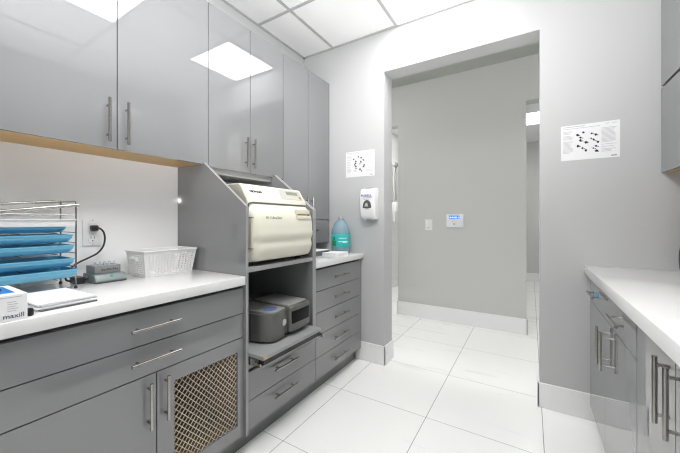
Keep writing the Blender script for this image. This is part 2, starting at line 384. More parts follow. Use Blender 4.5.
# ------------------------------------------------------------------ small drawer stack by the back wall
t = thing('drawer_cabinet', 'grey five-drawer base cabinet between the tower and the back wall', 'cabinet', (-1.55, 2.03, 0))
B(XL+0.002, FXL-0.0195, 1.706, YB-0.001, 0.105, CB-0.001).build('body', M['dark'], t)
B(FXL-0.019, FXL-0.004, 2.334, YB-0.001, 0.105, CB-0.001).build('filler_strip', M['lam'], t)
zs = [0.862, 0.712, 0.565, 0.411, 0.256, 0.107]
for a, b in zip(zs[1:], zs):
    d = front('drawer', 1, FXL, 1.706, 2.332, a, b, t); handle(1, FXL, 2.012, (a+b)/2, 0.205, False, d)
B(XL+0.02, KX, 1.702, YB-BT-0.001, 0, 0.104).build('toe_kick', M['kick'], t)
single(B(XL+0.001, -1.226, 1.686, YB-0.0005, CB+0.003, CT+0.006, bev=0.003), 'countertop', M['quartz'], 'short white countertop in the back corner under the blue jug', 'countertop', (-1.55, 2.03, CB+0.003))

# ------------------------------------------------------------------ left wall cabinets
UX, UZ, UT = -1.58, 1.523, 2.462
def upper(y0, y1, ysplit, zb, label, hz, hy, kick=True):
    t = thing('wall_cabinet', label, 'cabinet', (-1.73, (y0+y1)/2, zb), 'glossy grey wall cabinets on the left')
    w = MB(); w.box(XL+0.001, UX-0.0195, y0+0.0005, y1-0.0005, zb+0.001, UT-0.001)
    w.build('body', M['dark'], t, smooth=False)
    B(XL+0.002, UX-0.0195, y0+0.001, y1-0.001, zb-0.0005, zb+0.0011).build('underside', M['wood'] if kick else M['lamin'], t)
    if y0 < 0.5: B(XL+0.002, UX, y0-0.002, y0+0.0005, zb, UT).build('end_panel', M['lam'], t)
    for (a, b), h in zip(((y0, ysplit), (ysplit, y1)), hy):
        d = front('door', 1, UX, a, b, zb-0.004, UT, t)
        handle(1, UX, h, hz, 0.19, True, d)
    return t
upper(0.196, 1.118, 0.657, UZ, 'large glossy grey two-door wall cabinet above the tray rack and basket', 1.640, (0.618, 0.692))
u2 = upper(1.118, 1.750, 1.431, 1.515, 'glossy grey two-door wall cabinet directly above the cream sterilizer', 1.642, (1.388, 1.452), kick=False)
B(XL+0.002, -1.60, 1.12, 1.748, 1.478, 1.5145).build('valance', M['edge'], u2)
u3 = upper(1.750, YB-0.001, 2.056, 1.214, 'taller glossy grey wall cabinet in the back corner hanging lower', 1.302, (2.020, 2.092), kick=False)
w = B(XL+0.001, UX-0.0195, 1.7505, YB-0.0015, 1.006, 1.2125); w.build('lower_box', M['lamin'], u3)
d = front('flap_door', 1, UX, 1.750, YB-0.001, 1.004, 1.209, u3)
handle(1, UX, 2.133, 1.117, 0.05, False, d, post=0.03)

# ------------------------------------------------------------------ right base cabinets
RX = 0.30
t = thing('base_cabinet', 'grey base cabinet with two drawers over two doors on the right at the back wall', 'cabinet', (0.62, 1.87, 0))
B(RX+0.0195, XR-0.001, 1.392, YB-0.001, 0.105, CT-0.04).build('body', M['dark'], t)
B(RX+0.004, RX+0.019, 2.342, YB-0.001, 0.105, CT-0.045).build('filler_strip', M['lam'], t)
for a, b, hy_ in ((1.909, 2.340, 2.133), (1.392, 1.909, 1.622)):
    d = front('drawer', -1, RX, a, b, 0.735, 0.868, t); handle(-1, RX, hy_, 0.80, 0.18, False, d)
    if a > 1.5: B(RX-0.0012, RX+0.0005, 2.075, 2.205, 0.786, 0.812).build('blue_strip', M['cyan'], d)['label'] = 'blue strip behind the handle'  # thin blue strip on the drawer face
for a, b, hy_ in ((1.909, 2.340, 1.932), (1.392, 1.909, 1.842)):
    d = front('door', -1, RX, a, b, 0.105, 0.735, t); handle(-1, RX, hy_, 0.598, 0.178, True, d)
B(0.36, XR-0.02, 1.392, YB-BT-0.001, 0, 0.104).build('toe_kick', M['kick'], t)
t = thing('base_cabinet', 'grey base cabinet with full-height doors at the right edge nearest the viewer', 'cabinet', (0.62, 1.07, 0))
B(RX+0.0195, XR-0.001, 0.748, 1.3915, 0.105, CT-0.04).build('body', M['dark'], t)
B(RX, XR-0.001, 0.7455, 0.748, 0.105, CT-0.041).build('end_panel', M['lam'], t)
for a, b, hy_ in ((1.069, 1.390, 1.106), (0.748, 1.069, 1.031)):
    d = front('door', -1, RX, a, b, 0.105, 0.868, t); handle(-1, RX, hy_, 0.765, 0.172, True, d)
B(0.36, XR-0.02, 0.748, 1.3915, 0, 0.104).build('toe_kick', M['kick'], t)
single(B(0.277, XR-0.001, 0.745, YB-0.0005, CT-0.040, CT+0.010, bev=0.003), 'countertop', M['quartz'], 'white countertop along the right wall', 'countertop', (0.6, 1.56, CT-0.04))
# right wall cabinets
t = thing('wall_cabinet', 'grey wall cabinet at the top right edge with stacked doors', 'cabinet', (0.78, 1.9, 1.46))
B(0.632, XR-0.001, 1.30, YB-0.001, 1.466, 2.462).build('body', M['dark'], t)
B(0.632, XR-0.002, 1.302, YB-0.002, 1.4645, 1.467).build('underside', M['wood'], t)
B(0.612, XR-0.001, 1.2975, 1.30, 1.466, 2.46).build('end_panel', M['lam'], t)
d = front('door', -1, 0.612, 1.30, YB-0.001, 1.462, 1.925, t); d2 = front('upper_door', -1, 0.612, 1.30, YB-0.001, 1.937, 2.46, t)
handle(-1, 0.612, 1.37, 1.56, 0.18, True, d); handle(-1, 0.612, 1.37, 2.03, 0.18, True, d2)

# ------------------------------------------------------------------ big cream sterilizer
ZS = 0.958
Y0, Y1 = 1.127, 1.622
t = thing('sterilizer', 'large cream tabletop steam sterilizer on the tower shelf', 'sterilizer', (-1.5, 1.37, ZS))
w = MB(); w.prism([(-1.74, 0.984), (-1.262, 0.984), (-1.262, 1.30), (-1.268, 1.318), (-1.318, 1.398), (-1.335, 1.403), (-1.74, 1.403)], 'y', Y0, Y1, bev=0.004)
w.build('housing', M['cream'], t)
for a_ in (Y0-0.0015, Y1-0.0005): B(-1.735, -1.330, a_, a_+0.002, 0.990, 1.397).build('side_shade', M['creamshade'], t)  # thin skins over the housing that carry its side shade
MB().prism([(-1.330, 0.990), (-1.270, 0.990), (-1.270, 1.305), (-1.322, 1.390), (-1.330, 1.390)], 'y', Y0-0.0015, Y0+0.0005).build('side_shade', M['creamshade'], t)
# door: convex, wavy at the bottom, rounded left edge
w = MB()
prof = [(0.980, -1.250), (0.986, -1.232), (1.00, -1.219), (1.02, -1.210), (1.04, -1.204), (1.055, -1.203), (1.07, -1.206), (1.082, -1.208), (1.095, -1.204), (1.11, -1.197), (1.13, -1.196), (1.145, -1.199), (1.165, -1.200), (1.19, -1.202), (1.21, -1.205), (1.23, -1.211), (1.25, -1.220), (1.265, -1.230), (1.278, -1.243), (1.287, -1.256), (1.291, -1.266)]
ysamp = [(0, 0.052), (0.003, 0.041), (0.008, 0.031), (0.015, 0.021), (0.023, 0.012), (0.032, 0.005), (0.042, 0.001), (0.055, 0)]
ya = [(Y0+0.0+a, o) for a, o in ysamp] + [(Y0+0.15, 0), (1.40, 0), (1.55, 0)] + [(Y1-a*0.5, o*0.5) for a, o in reversed(ysamp)]
grid = [[w.bm.verts.new((max(x-o, -1.2655), y, z)) for y, o in ya] for z, x in prof]
for i in range(len(prof)-1):
    for j in range(len(ya)-1):
        w.bm.faces.new((grid[i][j], grid[i][j+1], grid[i+1][j+1], grid[i+1][j]))
door = w.build('door', M['cream'], t)
# seam around the door top
w = MB(); w.tube([(-1.262, Y0-0.001, 1.20), (-1.262, Y0-0.001, 1.27), (-1.262, Y0+0.006, 1.291), (-1.262, Y0+0.03, 1.297), (-1.262, 1.4, 1.2965), (-1.262, Y1-0.01, 1.296)], 0.0048)
w.build('door_seam', M['dgrey'], t)
# hinge side strip
w = MB(); w.box(-1.258, -1.232, Y0-0.003, Y0+0.006, 1.055, 1.215); w.build('hinge_strip', M['cream2'], t)
for hz_ in (1.052, 1.215): B(-1.262, -1.225, Y0-0.004, Y0+0.006, hz_, hz_+0.003).build('hinge_seam', M['dgrey'], t)
# handle recess; a beige box paints in its slight shade
w = MB(); w.box(-1.225, -1.2045, 1.455, 1.582, 1.212, 1.268, bev=0.002); hr = w.build('latch_recess_shade', M['cream2'], t)
w = MB(); w.box(-1.212, -1.1985, 1.455, 1.582, 1.208, 1.231, bev=0.004); w.build('latch_lip', M['cream'], hr)
B(-1.208, -1.2025, 1.460, 1.550, 1.232, 1.240).build('slot', M['brown'], hr)
w = MB(); w.box(-1.208, -1.2015, 1.556, 1.580, 1.232, 1.240); w.box(-1.208, -1.2015, 1.565, 1.572, 1.222, 1.240); w.build('latch', M['dgrey'], hr)
# control panel on the slope
sl = Vector((-1.318+1.268, 0, 1.398-1.318)).normalized(); nn = Vector((sl.z, 0, -sl.x))
def SL(y, s, h=0.001):     # s = distance up the slope
    p = Vector((-1.268, y, 1.318)) + sl*s + nn*h; return p
SM = lambda y, s, h: Matrix(((0, sl.x, nn.x, SL(y, s, h).x), (1, 0, 0, y), (0, sl.z, nn.z, SL(y, s, h).z), (0, 0, 0, 1)))
def slab(y0, y1, s0, s1, h0, h1):
    w = MB(); w.box(y0, y1, s0, s1, h0, h1)
    m = Matrix(((0, sl.x, nn.x, -1.268), (1, 0, 0, 0), (0, sl.z, nn.z, 1.318), (0, 0, 0, 1)))
    bmesh.ops.transform(w.bm, matrix=m, verts=w.bm.verts[:]); return w
cp = slab(1.405, 1.603, 0.014, 0.084, -0.002, 0.0015).build('control_panel', M['panelgrey'], t)
slab(1.465, 1.572, 0.050, 0.074, 0.001, 0.0022).build('display', M['olive'], cp)
w = slab(1.575, 1.592, 0.022, 0.042, 0.001, 0.0025); w.build('stop_button', M['red'], cp)
w = MB()
for k in range(5):
    a = slab(1.442+0.024*k, 1.458+0.024*k, 0.024, 0.034, 0.001, 0.0022); me_ = bpy.data.meshes.new('x'); a.bm.to_mesh(me_); w.bm.from_mesh(me_); a.bm.free(); bpy.data.meshes.remove(me_)
w.build('buttons', M['cream2'], cp)
w = MB(); w.text('MIDMARK', 0.021, SM(1.212, 0.048, 0.0016), 0.0012); w.build('nameplate', M['ink'], t, smooth=False)
w = MB(); w.text('M11 UltraClave', 0.0195, FX(-1.2030, 1.262, 1.216), 0.0005); w.build('lettering', M['letter'], door, smooth=False)
for fx in (-1.70, -1.30):
    for fy in (1.17, 1.58): MB().cyl((fx, fy, ZS), (fx, fy, 0.986), 0.018, 12).build('foot', M['black'], t)

# ------------------------------------------------------------------ small silver sterilizer on the pull-out tray
ZT = 0.522
t = thing('cassette_sterilizer', 'dark silver cassette sterilizer with a black window on the pull-out tray', 'sterilizer', (-1.4, 1.4, ZT))
w = MB(); w.prism([(-1.66, 1.185), (-1.325, 1.203), (-1.264, 1.213), (-1.205, 1.248), (-1.200, 1.30), (-1.212, 1.378), (-1.225, 1.40), (-1.66, 1.40)], 'z', ZT+0.010, 0.682, bev=0.004, seg=2)
body = w.build('body', M['silver'], t, ang=14)
B(-1.3285, -1.322, 1.2005, 1.2045, 0.535, 0.672).build('side_seam', M['dgrey'], body)
w = MB(); w.prism([(-1.62, 1.378), (-1.190, 1.378), (-1.186, 1.44), (-1.190, 1.53), (-1.205, 1.588), (-1.62, 1.588)], 'z', 0.548, 0.694, bev=0.010, seg=3)
cas = w.build('cassette_housing', M['silver'], t)
w = MB(); w.prism([(-1.21, 1.392), (-1.187, 1.392), (-1.1835, 1.44), (-1.1875, 1.53), (-1.194, 1.562), (-1.21, 1.562)], 'z', 0.596, 0.668); w.build('cassette_window', M['window'], cas)
w = MB(); w.prism([(-1.50, 1.225), (-1.335, 1.228), (-1.262, 1.240), (-1.218, 1.266), (-1.214, 1.31), (-1.226, 1.376), (-1.50, 1.376)], 'z', 0.681, 0.692, bev=0.004); tp = w.build('top_panel', M['silver2'], t)
w = MB(); w.prism([(-1.50, 1.392), (-1.215, 1.392), (-1.212, 1.44), (-1.218, 1.53), (-1.230, 1.575), (-1.50, 1.575)], 'z', 0.693, 0.701, bev=0.003); w.build('top_plate', M['silver2'], cas)
w = MB(); w.lathe([(0.040, 0), (0.040, 0.002), (0.037, 0.003)], (-1.272, 1.300, 0.6915), 28, sx=0.85, sy=1.15); w.build('keypad', M['keyblue'], tp)
w = MB(); w.lathe([(0.030, 0), (0.032, 0.004), (0.030, 0.010), (0.022, 0.012), (0.020, 0.020), (0.008, 0.021)], (-1.48, 1.250, 0.692), 24); w.build('fill_cap', M['silver2'], t)
w = MB(); w.cyl((-1.2035, 1.340, 0.618), (-1.1995, 1.3405, 0.618), 0.019, 24); w.build('badge', M['silver2'], t)
w = MB(); w.cyl((-1.220, 1.362, 0.545), (-1.200, 1.362, 0.545), 0.008, 12); w.build('drain_knob', M['black'], t)
for fx in (-1.62, -1.27):
    for fy in (1.25, 1.55): MB().cyl((fx, fy, ZT), (fx, fy, 0.536), 0.014, 12).build('foot', M['black'], t)
B(-1.60, -1.22, 1.40, 1.575, 0.534, 0.549).build('cassette_slot', M['black'], t)

# ------------------------------------------------------------------ tray rack and trays
RY0, RY1, RXB, RXF = 0.180, 0.520, -1.785, -1.615
t = thing('tray_rack', 'chrome wire rack holding blue instrument trays on the left counter', 'rack', (-1.70, 0.36, CT))
r = 0.0032
for yy in (RY0, RY1):
    w = MB()
    for xx_, ztop in ((RXF, 1.272), (RXB, 1.275)):
        w.cyl((xx_, yy, CT+0.006), (xx_, yy, ztop), r, 8)
    w.tube([(RXF, yy, 1.272), (RXF-0.01, yy, 1.280), (RXB+0.01, yy, 1.283), (RXB, yy, 1.275)], r)
    w.build('end_frame', M['chrome'], t)
for xx_, zz, dz_ in ((RXF+0.002, 1.262, 0.048), (RXB, 1.283, 0.034)): MB().cyl((xx_, RY0-0.01, zz-dz_), (xx_, RY1+0.008, zz+0.004), 0.0062, 12).build('top_rail', M['chrome'], t)
levels = [1.225, 1.1505, 1.108, 1.065, 1.009, 0.963]
for zz in levels:
    w = MB()
    for yy in (RY0, RY1): w.cyl((RXF, yy, zz), (RXB, yy, zz), 0.0022, 8)
    w.cyl((RXB, RY0, zz), (RXB, RY1, zz), 0.0022, 8)
    if zz == levels[0]: w.cyl((RXF, RY0, zz), (RXF, RY1, zz), 0.0025, 8)
    for yy in (RY0+0.06, RY0+0.175, RY1-0.06): w.cyl((RXF, yy, zz-0.002), (RXB, yy, zz-0.002), 0.0018, 6)
    w.build('runner', M['chrome'], t)
for yy in (RY0, RY1):
    for xx_ in (RXF, RXB): MB().lathe([(0.0055, 0), (0.006, 0.006), (0.004, 0.012)], (xx_, yy, CT), 10).build('foot', M['black'], t)
def tray(z0, h, m, label, x1=-1.603, y1=0.512, grp=None, sl_=0.030):
    # open flared tray with a rim
    tt = 0.0025; xA, yA = -1.775, 0.185; rm = h*0.42
    w = MB()
    def ring(o, z): return [w.bm.verts.new(p) for p in ((xA+o, yA+o*0.4, z), (x1-o, yA+o*0.4, z), (x1-o, y1-o*0.4, z), (xA+o, y1-o*0.4, z))]
    R = [ring(sl_, z0), ring(sl_*0.55, z0+(h-rm)*0.45), ring(0.003, z0+h-rm), ring(0.001, z0+h-0.004), ring(-0.003, z0+h-0.003), ring(-0.003, z0+h), ring(0.005, z0+h), ring(0.006, z0+h-rm), ring(sl_+tt, z0+tt)]
    for a, b in zip(R, R[1:]):
        for k in range(4): w.bm.faces.new((a[k], a[(k+1) % 4], b[(k+1) % 4], b[k]))
    w.bm.faces.new(R[0][::-1]); w.bm.faces.new(R[-1])
    return single(w, 'instrument_tray', m, label, 'tray', ((xA+x1)/2, 0.36, z0), grp)
tray(1.1525, 0.023, M['tray_blue'], 'shallow blue instrument tray directly under the white one in the rack', x1=-1.625, y1=0.490)
tray(1.176, 0.030, M['white'], 'white instrument tray in the wire rack, above the blue ones', y1=0.516, sl_=0.006)
tray(1.1105, 0.033, M['tray_blue'], 'blue instrument tray highest of the blue ones in the rack', y1=0.506)
tray(1.0675, 0.033, M['tray_blue'], 'second blue instrument tray from the top in the rack', y1=0.510)
tray(1.0115, 0.034, M['tray_blue'], 'third blue instrument tray from the top in the rack', y1=0.511)
tray(0.9655, 0.036, M['tray_blue'], 'lowest blue instrument tray in the rack, just above the papers', x1=-1.590, y1=0.518)

# ------------------------------------------------------------------ things on the left counter
t = thing('carton', 'small white printed carton with blue opening at the front left of the counter', 'box', (-1.33, 0.20, CT))
w = B(-1.425, -1.237, 0.115, 0.287, CT, 0.993, bev=0.0015, seg=1); bx = w.build('box', M['paper'], t)
B(-1.40, -1.268, 0.13, 0.268, 0.9925, 0.9937).build('blue_panel', M['box_blue'], bx)
w = MB(); w.lathe([(0.05, 0), (0.048, 0.004), (0.03, 0.008)], (-1.335, 0.205, 0.9935), 24, sx=0.55, sy=1.0); w.build('opening', M['black'], bx)
w = MB(); w.text('maxill', 0.0185, FX(-1.2367, 0.2590, 0.9325), 0.0006); w.build('lettering', M['navy'], bx, smooth=False)
w = MB()
for k in range(5): w.box(-1.2372, -1.2366, 0.246, 0.264+0.004*(k % 2), 0.9465+k*0.0062, 0.9480+k*0.0062)
w.box(-1.2372, -1.2366, 0.15, 0.275, 0.9845, 0.9860); w.build('print_lines', M['greyink'], bx, smooth=False)

def sheet_stack(name, label, cx, cy, w_, l_, z, h, rot, m, grp=None, cat='magazine', bev=0.0008):
    mb = MB(); mb.box(-w_/2, w_/2, -l_/2, l_/2, 0, h, bev=bev, seg=1)
    bmesh.ops.transform(mb.bm, matrix=Matrix.Translation((cx, cy, z)) @ Matrix.Rotation(rot, 4, 'Z'), verts=mb.bm.verts[:])
    return single(mb, name, m, label, cat, (cx, cy, z), grp)
M['mag1'] = mat('grey_magazine_cover', (0.45, 0.45, 0.46), 0.4); M['mag2'] = mat('dark_magazine_cover', (0.12, 0.12, 0.13), 0.4); M['mag3'] = mat('pale_magazine_cover', (0.70, 0.71, 0.73), 0.4)
g = 'magazines stacked in front of the rack'
sheet_stack('magazine', 'bottom dark-edged magazine of the pile before the rack', -1.405, 0.395, 0.235, 0.15, CT, 0.006, 0.06, M['mag2'], g)
sheet_stack('magazine', 'second magazine from the bottom of the pile before the rack', -1.408, 0.392, 0.235, 0.155, CT+0.0061, 0.005, 0.02, M['mag3'], g)
sheet_stack('magazine', 'second magazine from the top of the pile before the rack', -1.412, 0.396, 0.23, 0.15, CT+0.0112, 0.004, 0.09, M['mag1'], g)
sheet_stack('paper_pad', 'white paper pad lying on top of the magazines before the rack', -1.420, 0.394, 0.24, 0.152, CT+0.0153, 0.006, 0.04, M['paper'], None, 'paper')
w = MB(); w.lathe([(0.005, 0), (0.0075, 0.003), (0.0075, 0.017), (0.006, 0.022), (0.002, 0.024)], (-1.262, 0.2985, CT), 16)
single(w, 'knob', M['black'], 'small black knob between the white carton and the magazines', 'knob', (-1.262, 0.2985, CT))

t = thing('vial_incubator', 'small two-tier grey incubator block in front of the wall outlet', 'incubator', (-1.70, 0.665, CT))
w = MB(); w.prism([(-1.775, CT+0.002), (-1.640, CT+0.002), (-1.636, CT+0.010), (-1.655, CT+0.038), (-1.775, CT+0.038)], 'y', 0.597, 0.722, bev=0.003); w.build('base', M['greygreen'], t)
w = B(-1.765, -1.672, 0.606, 0.710, CT+0.038, CT+0.075, bev=0.003); blk = w.build('heat_block', M['blockgrey'], t)
w = MB(); 
for k in range(9): w.box(-1.6724, -1.6714, 0.632+k*0.0075, 0.638+k*0.0075, CT+0.052, CT+0.062-0.002*(k % 3))
w.build('worn_marking', M['dgrey'], blk, smooth=False)
w = MB(); w.cyl((-1.652, 0.662, CT+0.028), (-1.645, 0.662, CT+0.028), 0.006, 12); w.build('badge', M['green'], t)
w = B(-1.774, -1.637, 0.599, 0.720, CT, CT+0.0025); w.build('foot_pad', M['black'], t)
for k, yy in enumerate((0.620, 0.638, 0.656, 0.676, 0.694)):
    w = MB(); w.lathe([(0.0045, 0), (0.0045, 0.013), (0.003, 0.017)], (-1.705, yy, CT+0.0751), 10)
    single(w, 'vial', M['water'], 'clear test vial standing in the row on the small incubator block', 'vial', (-1.705, yy, CT+0.0751), 'test vials in the incubator block')

# basket
t = thing('basket', 'white woven plastic basket with side grips next to the tower', 'basket', (-1.70, 0.92, CT))
bx0, bx1, by0, by1 = -1.775, -1.625, 0.800, 1.045; hh = 0.128; fl = 0.020
def brect(f, off=0):
    a = fl*f
    return (bx0-a*0.2+off, bx1+a+off*-1, by0-a-0+off, by1+a*0.75-off)
w = MB()
def wallstrip(p0, p1, f0, f1): pass
def side_pts(f, off=0.0):
    x0, x1, y0_, y1_ = bx0-0.005*f+off, bx1+0.025*f-off, by0-0.022*f+off, by1+0.012*f-off
    return [(x0, y0_), (x1, y0_), (x1, y1_), (x0, y1_)]
def lerp(a, b, t_): return (a[0]+(b[0]-a[0])*t_, a[1]+(b[1]-a[1])*t_)
th = 0.003
def panel(k, u0, u1, f0, f1):
    o = []
    for off in (0, th):
        for f in (f0, f1):
            P = side_pts(f, off); a, b = P[k], P[(k+1) % 4]
            o.append([(*lerp(a, b, u0), CT+hh*f), (*lerp(a, b, u1), CT+hh*f)])
    A = [w.bm.verts.new(p) for p in (o[0][0], o[0][1], o[1][1], o[1][0])]; Bv = [w.bm.verts.new(p) for p in (o[2][0], o[2][1], o[3][1], o[3][0])]
    w.bm.faces.new(A); w.bm.faces.new(Bv[::-1])
    for j in range(4): w.bm.faces.new((A[j], A[(j+1) % 4], Bv[(j+1) % 4], Bv[j]))
for k in range(4):
    ncol = 14 if k in (1, 3) else 8
    m_ = 0.045 if k in (1, 3) else 0.09
    panel(k, 0, 1, 0.0, 0.08); panel(k, 0, 1, 0.86, 1.0)
    panel(k, 0, m_, 0.08, 0.86); panel(k, 1-m_, 1, 0.08, 0.86)
    nrow = 10
    W = (1-2*m_)/ncol
    for c in range(ncol):
        u0 = m_+c*W
        panel(k, u0, u0+W*0.42, 0.08, 0.86)
        for r_ in range(nrow):
            f0 = 0.08+0.78*r_/nrow
            panel(k, u0+W*0.42, u0+W, f0, f0+0.78/nrow*0.42)
P = side_pts(0.02)
w.box(bx0+0.001, bx1-0.001, by0+0.001, by1-0.001, CT, CT+0.003)
w.build('woven_body', M['white'], t, smooth=False)
w = MB(); P = side_pts(1.0, -0.002)
ring = [(*p, CT+hh) for p in P]
for a, b in zip(ring, ring[1:]+ring[:1]): w.cyl(a, b, 0.0035, 8)
w.build('rim', M['white'], t)
for k in (0, 2):
    P = side_pts(0.70, -0.003); a, b = P[k], P[(k+1) % 4]; c = lerp(a, b, 0.5)
    yy = c[1]
    w = MB(); w.cyl((c[0]-0.028, yy, CT+hh*0.70), (c[0]+0.028, yy, CT+hh*0.70), 0.012, 16); w.build('grip', M['white'], t)

# outlet, cord, adapter
t = thing('wall_outlet', 'white wall outlet with a black plug above the left counter', 'outlet', (XS, 0.6515, 1.07))
B(XS+0.0005, XS+0.006, 0.6125, 0.6905, 1.078, 1.208, bev=0.002).build('cover_plate', M['white'], t)
w = B(XS+0.006, XS+0.008, 0.6335, 0.6695, 1.095, 1.190, bev=0.0008, seg=1); fc = w.build('receptacle', M['white'], t)
w = MB(); w.box(XS+0.0078, XS+0.0085, 0.6425, 0.6455, 1.113, 1.124); w.box(XS+0.0078, XS+0.0085, 0.6565, 0.6595, 1.113, 1.124); w.cyl((XS+0.0078, 0.6510, 1.103), (XS+0.0085, 0.6510, 1.103), 0.003, 10)
w.build('slots', M['dgrey'], fc)
w = MB(); w.cyl((XS+0.006, 0.6515, 1.202), (XS+0.007, 0.6515, 1.202), 0.0025, 8); w.cyl((XS+0.006, 0.6515, 1.085), (XS+0.007, 0.6515, 1.085), 0.0025, 8); w.build('screws', M['grey'], t)
t = thing('power_adapter', 'black power adapter behind the rack with its cord plugged into the wall outlet', 'adapter', (-1.74, 0.57, CT))
w = MB(); w.box(XS+0.0085, XS+0.034, 0.637, 0.668, 1.150, 1.178, bev=0.006); w.build('plug', M['black'], t)
pts = [(XS+0.030, 0.662, 1.166), (XS+0.040, 0.674, 1.158), (XS+0.045, 0.684, 1.138), (XS+0.045, 0.687, 1.105), (XS+0.040, 0.680, 1.070), (XS+0.035, 0.660, 1.042), (XS+0.03, 0.63, 1.024), (XS+0.03, 0.595, 1.008), (XS+0.03, 0.565, 0.988), (XS+0.03, 0.545, 0.962), (XS+0.035, 0.54, 0.935), (XS+0.05, 0.545, 0.928), (XS+0.06, 0.555, 0.928)]
def smooth(pts, n=5):
    V = [Vector(p) for p in pts]; out = []
    for i in range(len(V)-1):
        p0, p1, p2, p3 = V[max(i-1, 0)], V[i], V[i+1], V[min(i+2, len(V)-1)]
        for k in range(n):
            u = k/n
            out.append(0.5*((2*p1)+(p2-p0)*u+(2*p0-5*p1+4*p2-p3)*u*u+(3*p1-p0-3*p2+p3)*u**3))
    return out+[V[-1]]
w = MB(); w.tube(smooth(pts), 0.0042); w.build('cable', M['black'], t)
w = B(-1.775, -1.70, 0.548, 0.582, CT, CT+0.030, bev=0.003); ad = w.build('brick', M['black'], t)
w = MB(); w.cyl((-1.71, 0.580, CT+0.020), (-1.71, 0.594, CT+0.022), 0.007, 10); w.build('strain_relief', M['black'], t)

# ------------------------------------------------------------------ back corner counter: jug, papers
CS = CT+0.006
t = thing('water_jug', 'blue plastic water jug with teal label on the back corner counter', 'jug', (-1.385, 2.255, CS))
jc = (-1.385, 2.255, CS)
w = MB(); w.lathe([(0.060, 0), (0.072, 0.006), (0.076, 0.02), (0.078, 0.05), (0.078, 0.165), (0.077, 0.185), (0.072, 0.210), (0.062, 0.238), (0.047, 0.262), (0.030, 0.280), (0.022, 0.288), (0.020, 0.296)], jc, 40); w.build('bottle', M['jug'], t)
w = MB(); w.lathe([(0.0235, 0.288), (0.0245, 0.290), (0.0245, 0.306), (0.022, 0.310)], jc, 24); w.build('cap', M['grey'], t)
w = MB()
seg = 40
w.lathe([(0.0786, 0.058), (0.0790, 0.060), (0.0790, 0.160), (0.0786, 0.162)], jc, seg); lb = w.build('label', M['teal'], t)
def arcpatch(mb, a0, a1, z0, z1, r=0.0794):
    n = 6; pr = None
    for k in range(n+1):
        a = a0+(a1-a0)*k/n
        c, s_ = math.cos(a), math.sin(a)
        vs = [mb.bm.verts.new((jc[0]+r*c, jc[1]+r*s_, jc[2]+z)) for z in (z0, z1)]
        if pr: mb.bm.faces.new((pr[0], vs[0], vs[1], pr[1]))
        pr = vs
va = math.atan2(-2.255, 1.385)      # towards the viewer
w = MB(); arcpatch(w, va-0.15, va+0.75, 0.128, 0.132); arcpatch(w, va-0.25, va+0.9, 0.098, 0.104); arcpatch(w, va+0.25, va+0.75, 0.092, 0.106, 0.0797); arcpatch(w, va-1.2, va+1.2, 0.156, 0.1575)
w.build('label_print', M['paper'], lb, smooth=False)
w = MB(); arcpatch(w, va-1.1, va-0.5, 0.064, 0.110); arcpatch(w, va-0.9, va-0.6, 0.115, 0.14); w.build('leaf_print', M['leaf'], lb, smooth=False)

sheet_stack('binder', 'dark binder lying flat behind the tower on the back corner counter', -1.57, 1.91, 0.34, 0.38, CS, 0.034, 0.0, M['mag2'], None, 'binder')
sheet_stack('notepad', 'white notepad lying on the dark binder', -1.60, 1.93, 0.36, 0.40, CS+0.0341, 0.005, 0.02, M['paper'], None, 'notepad')
sheet_stack('paper_stack', 'short stack of white papers before the blue jug', -1.31, 2.055, 0.14, 0.17, CS, 0.028, 0.04, M['paper'], None, 'paper')
sheet_stack('leaflet', 'printed grey leaflet flat at the counter edge beside the tower', -1.305, 1.78, 0.13, 0.15, CS, 0.002, 0.12, M['mag3'], None, 'leaflet')
sheet_stack('leaflet', 'printed pale leaflet flat in front of the dark binder', -1.31, 1.905, 0.12, 0.09, CS, 0.002, -0.05, M['mag1'], None, 'leaflet')
w = MB(); w.cyl((-1.255, 2.06, CS+0.006), (-1.275, 2.19, CS+0.006), 0.006, 12); w.cyl((-1.275, 2.19, CS+0.006), (-1.280, 2.225, CS+0.006), 0.0045, 12, r2=0.002)
single(w, 'pen', M['cyan'], 'blue pen lying at the foot of the blue jug', 'pen', (-1.30, 2.13, CS))

# ------------------------------------------------------------------ on the right counter
RC = CT+0.010
t = thing('canister', 'black rounded canister at the right edge of the right counter', 'canister', (0.78, 2.17, RC))
cc = (0.748, 2.20, RC)
w = MB(); w.lathe([(0.100, 0), (0.108, 0.004), (0.113, 0.03), (0.116, 0.07), (0.115, 0.11), (0.109, 0.15), (0.098, 0.185), (0.082, 0.215), (0.058, 0.24), (0.028, 0.252), (0.012, 0.253)], cc, 40); w.build('body', M['black'], t)
w = MB(); w.lathe([(0.016, 0.252), (0.022, 0.262), (0.017, 0.274), (0.005, 0.278)], cc, 20); w.build('lid_knob', M['grey'], t)
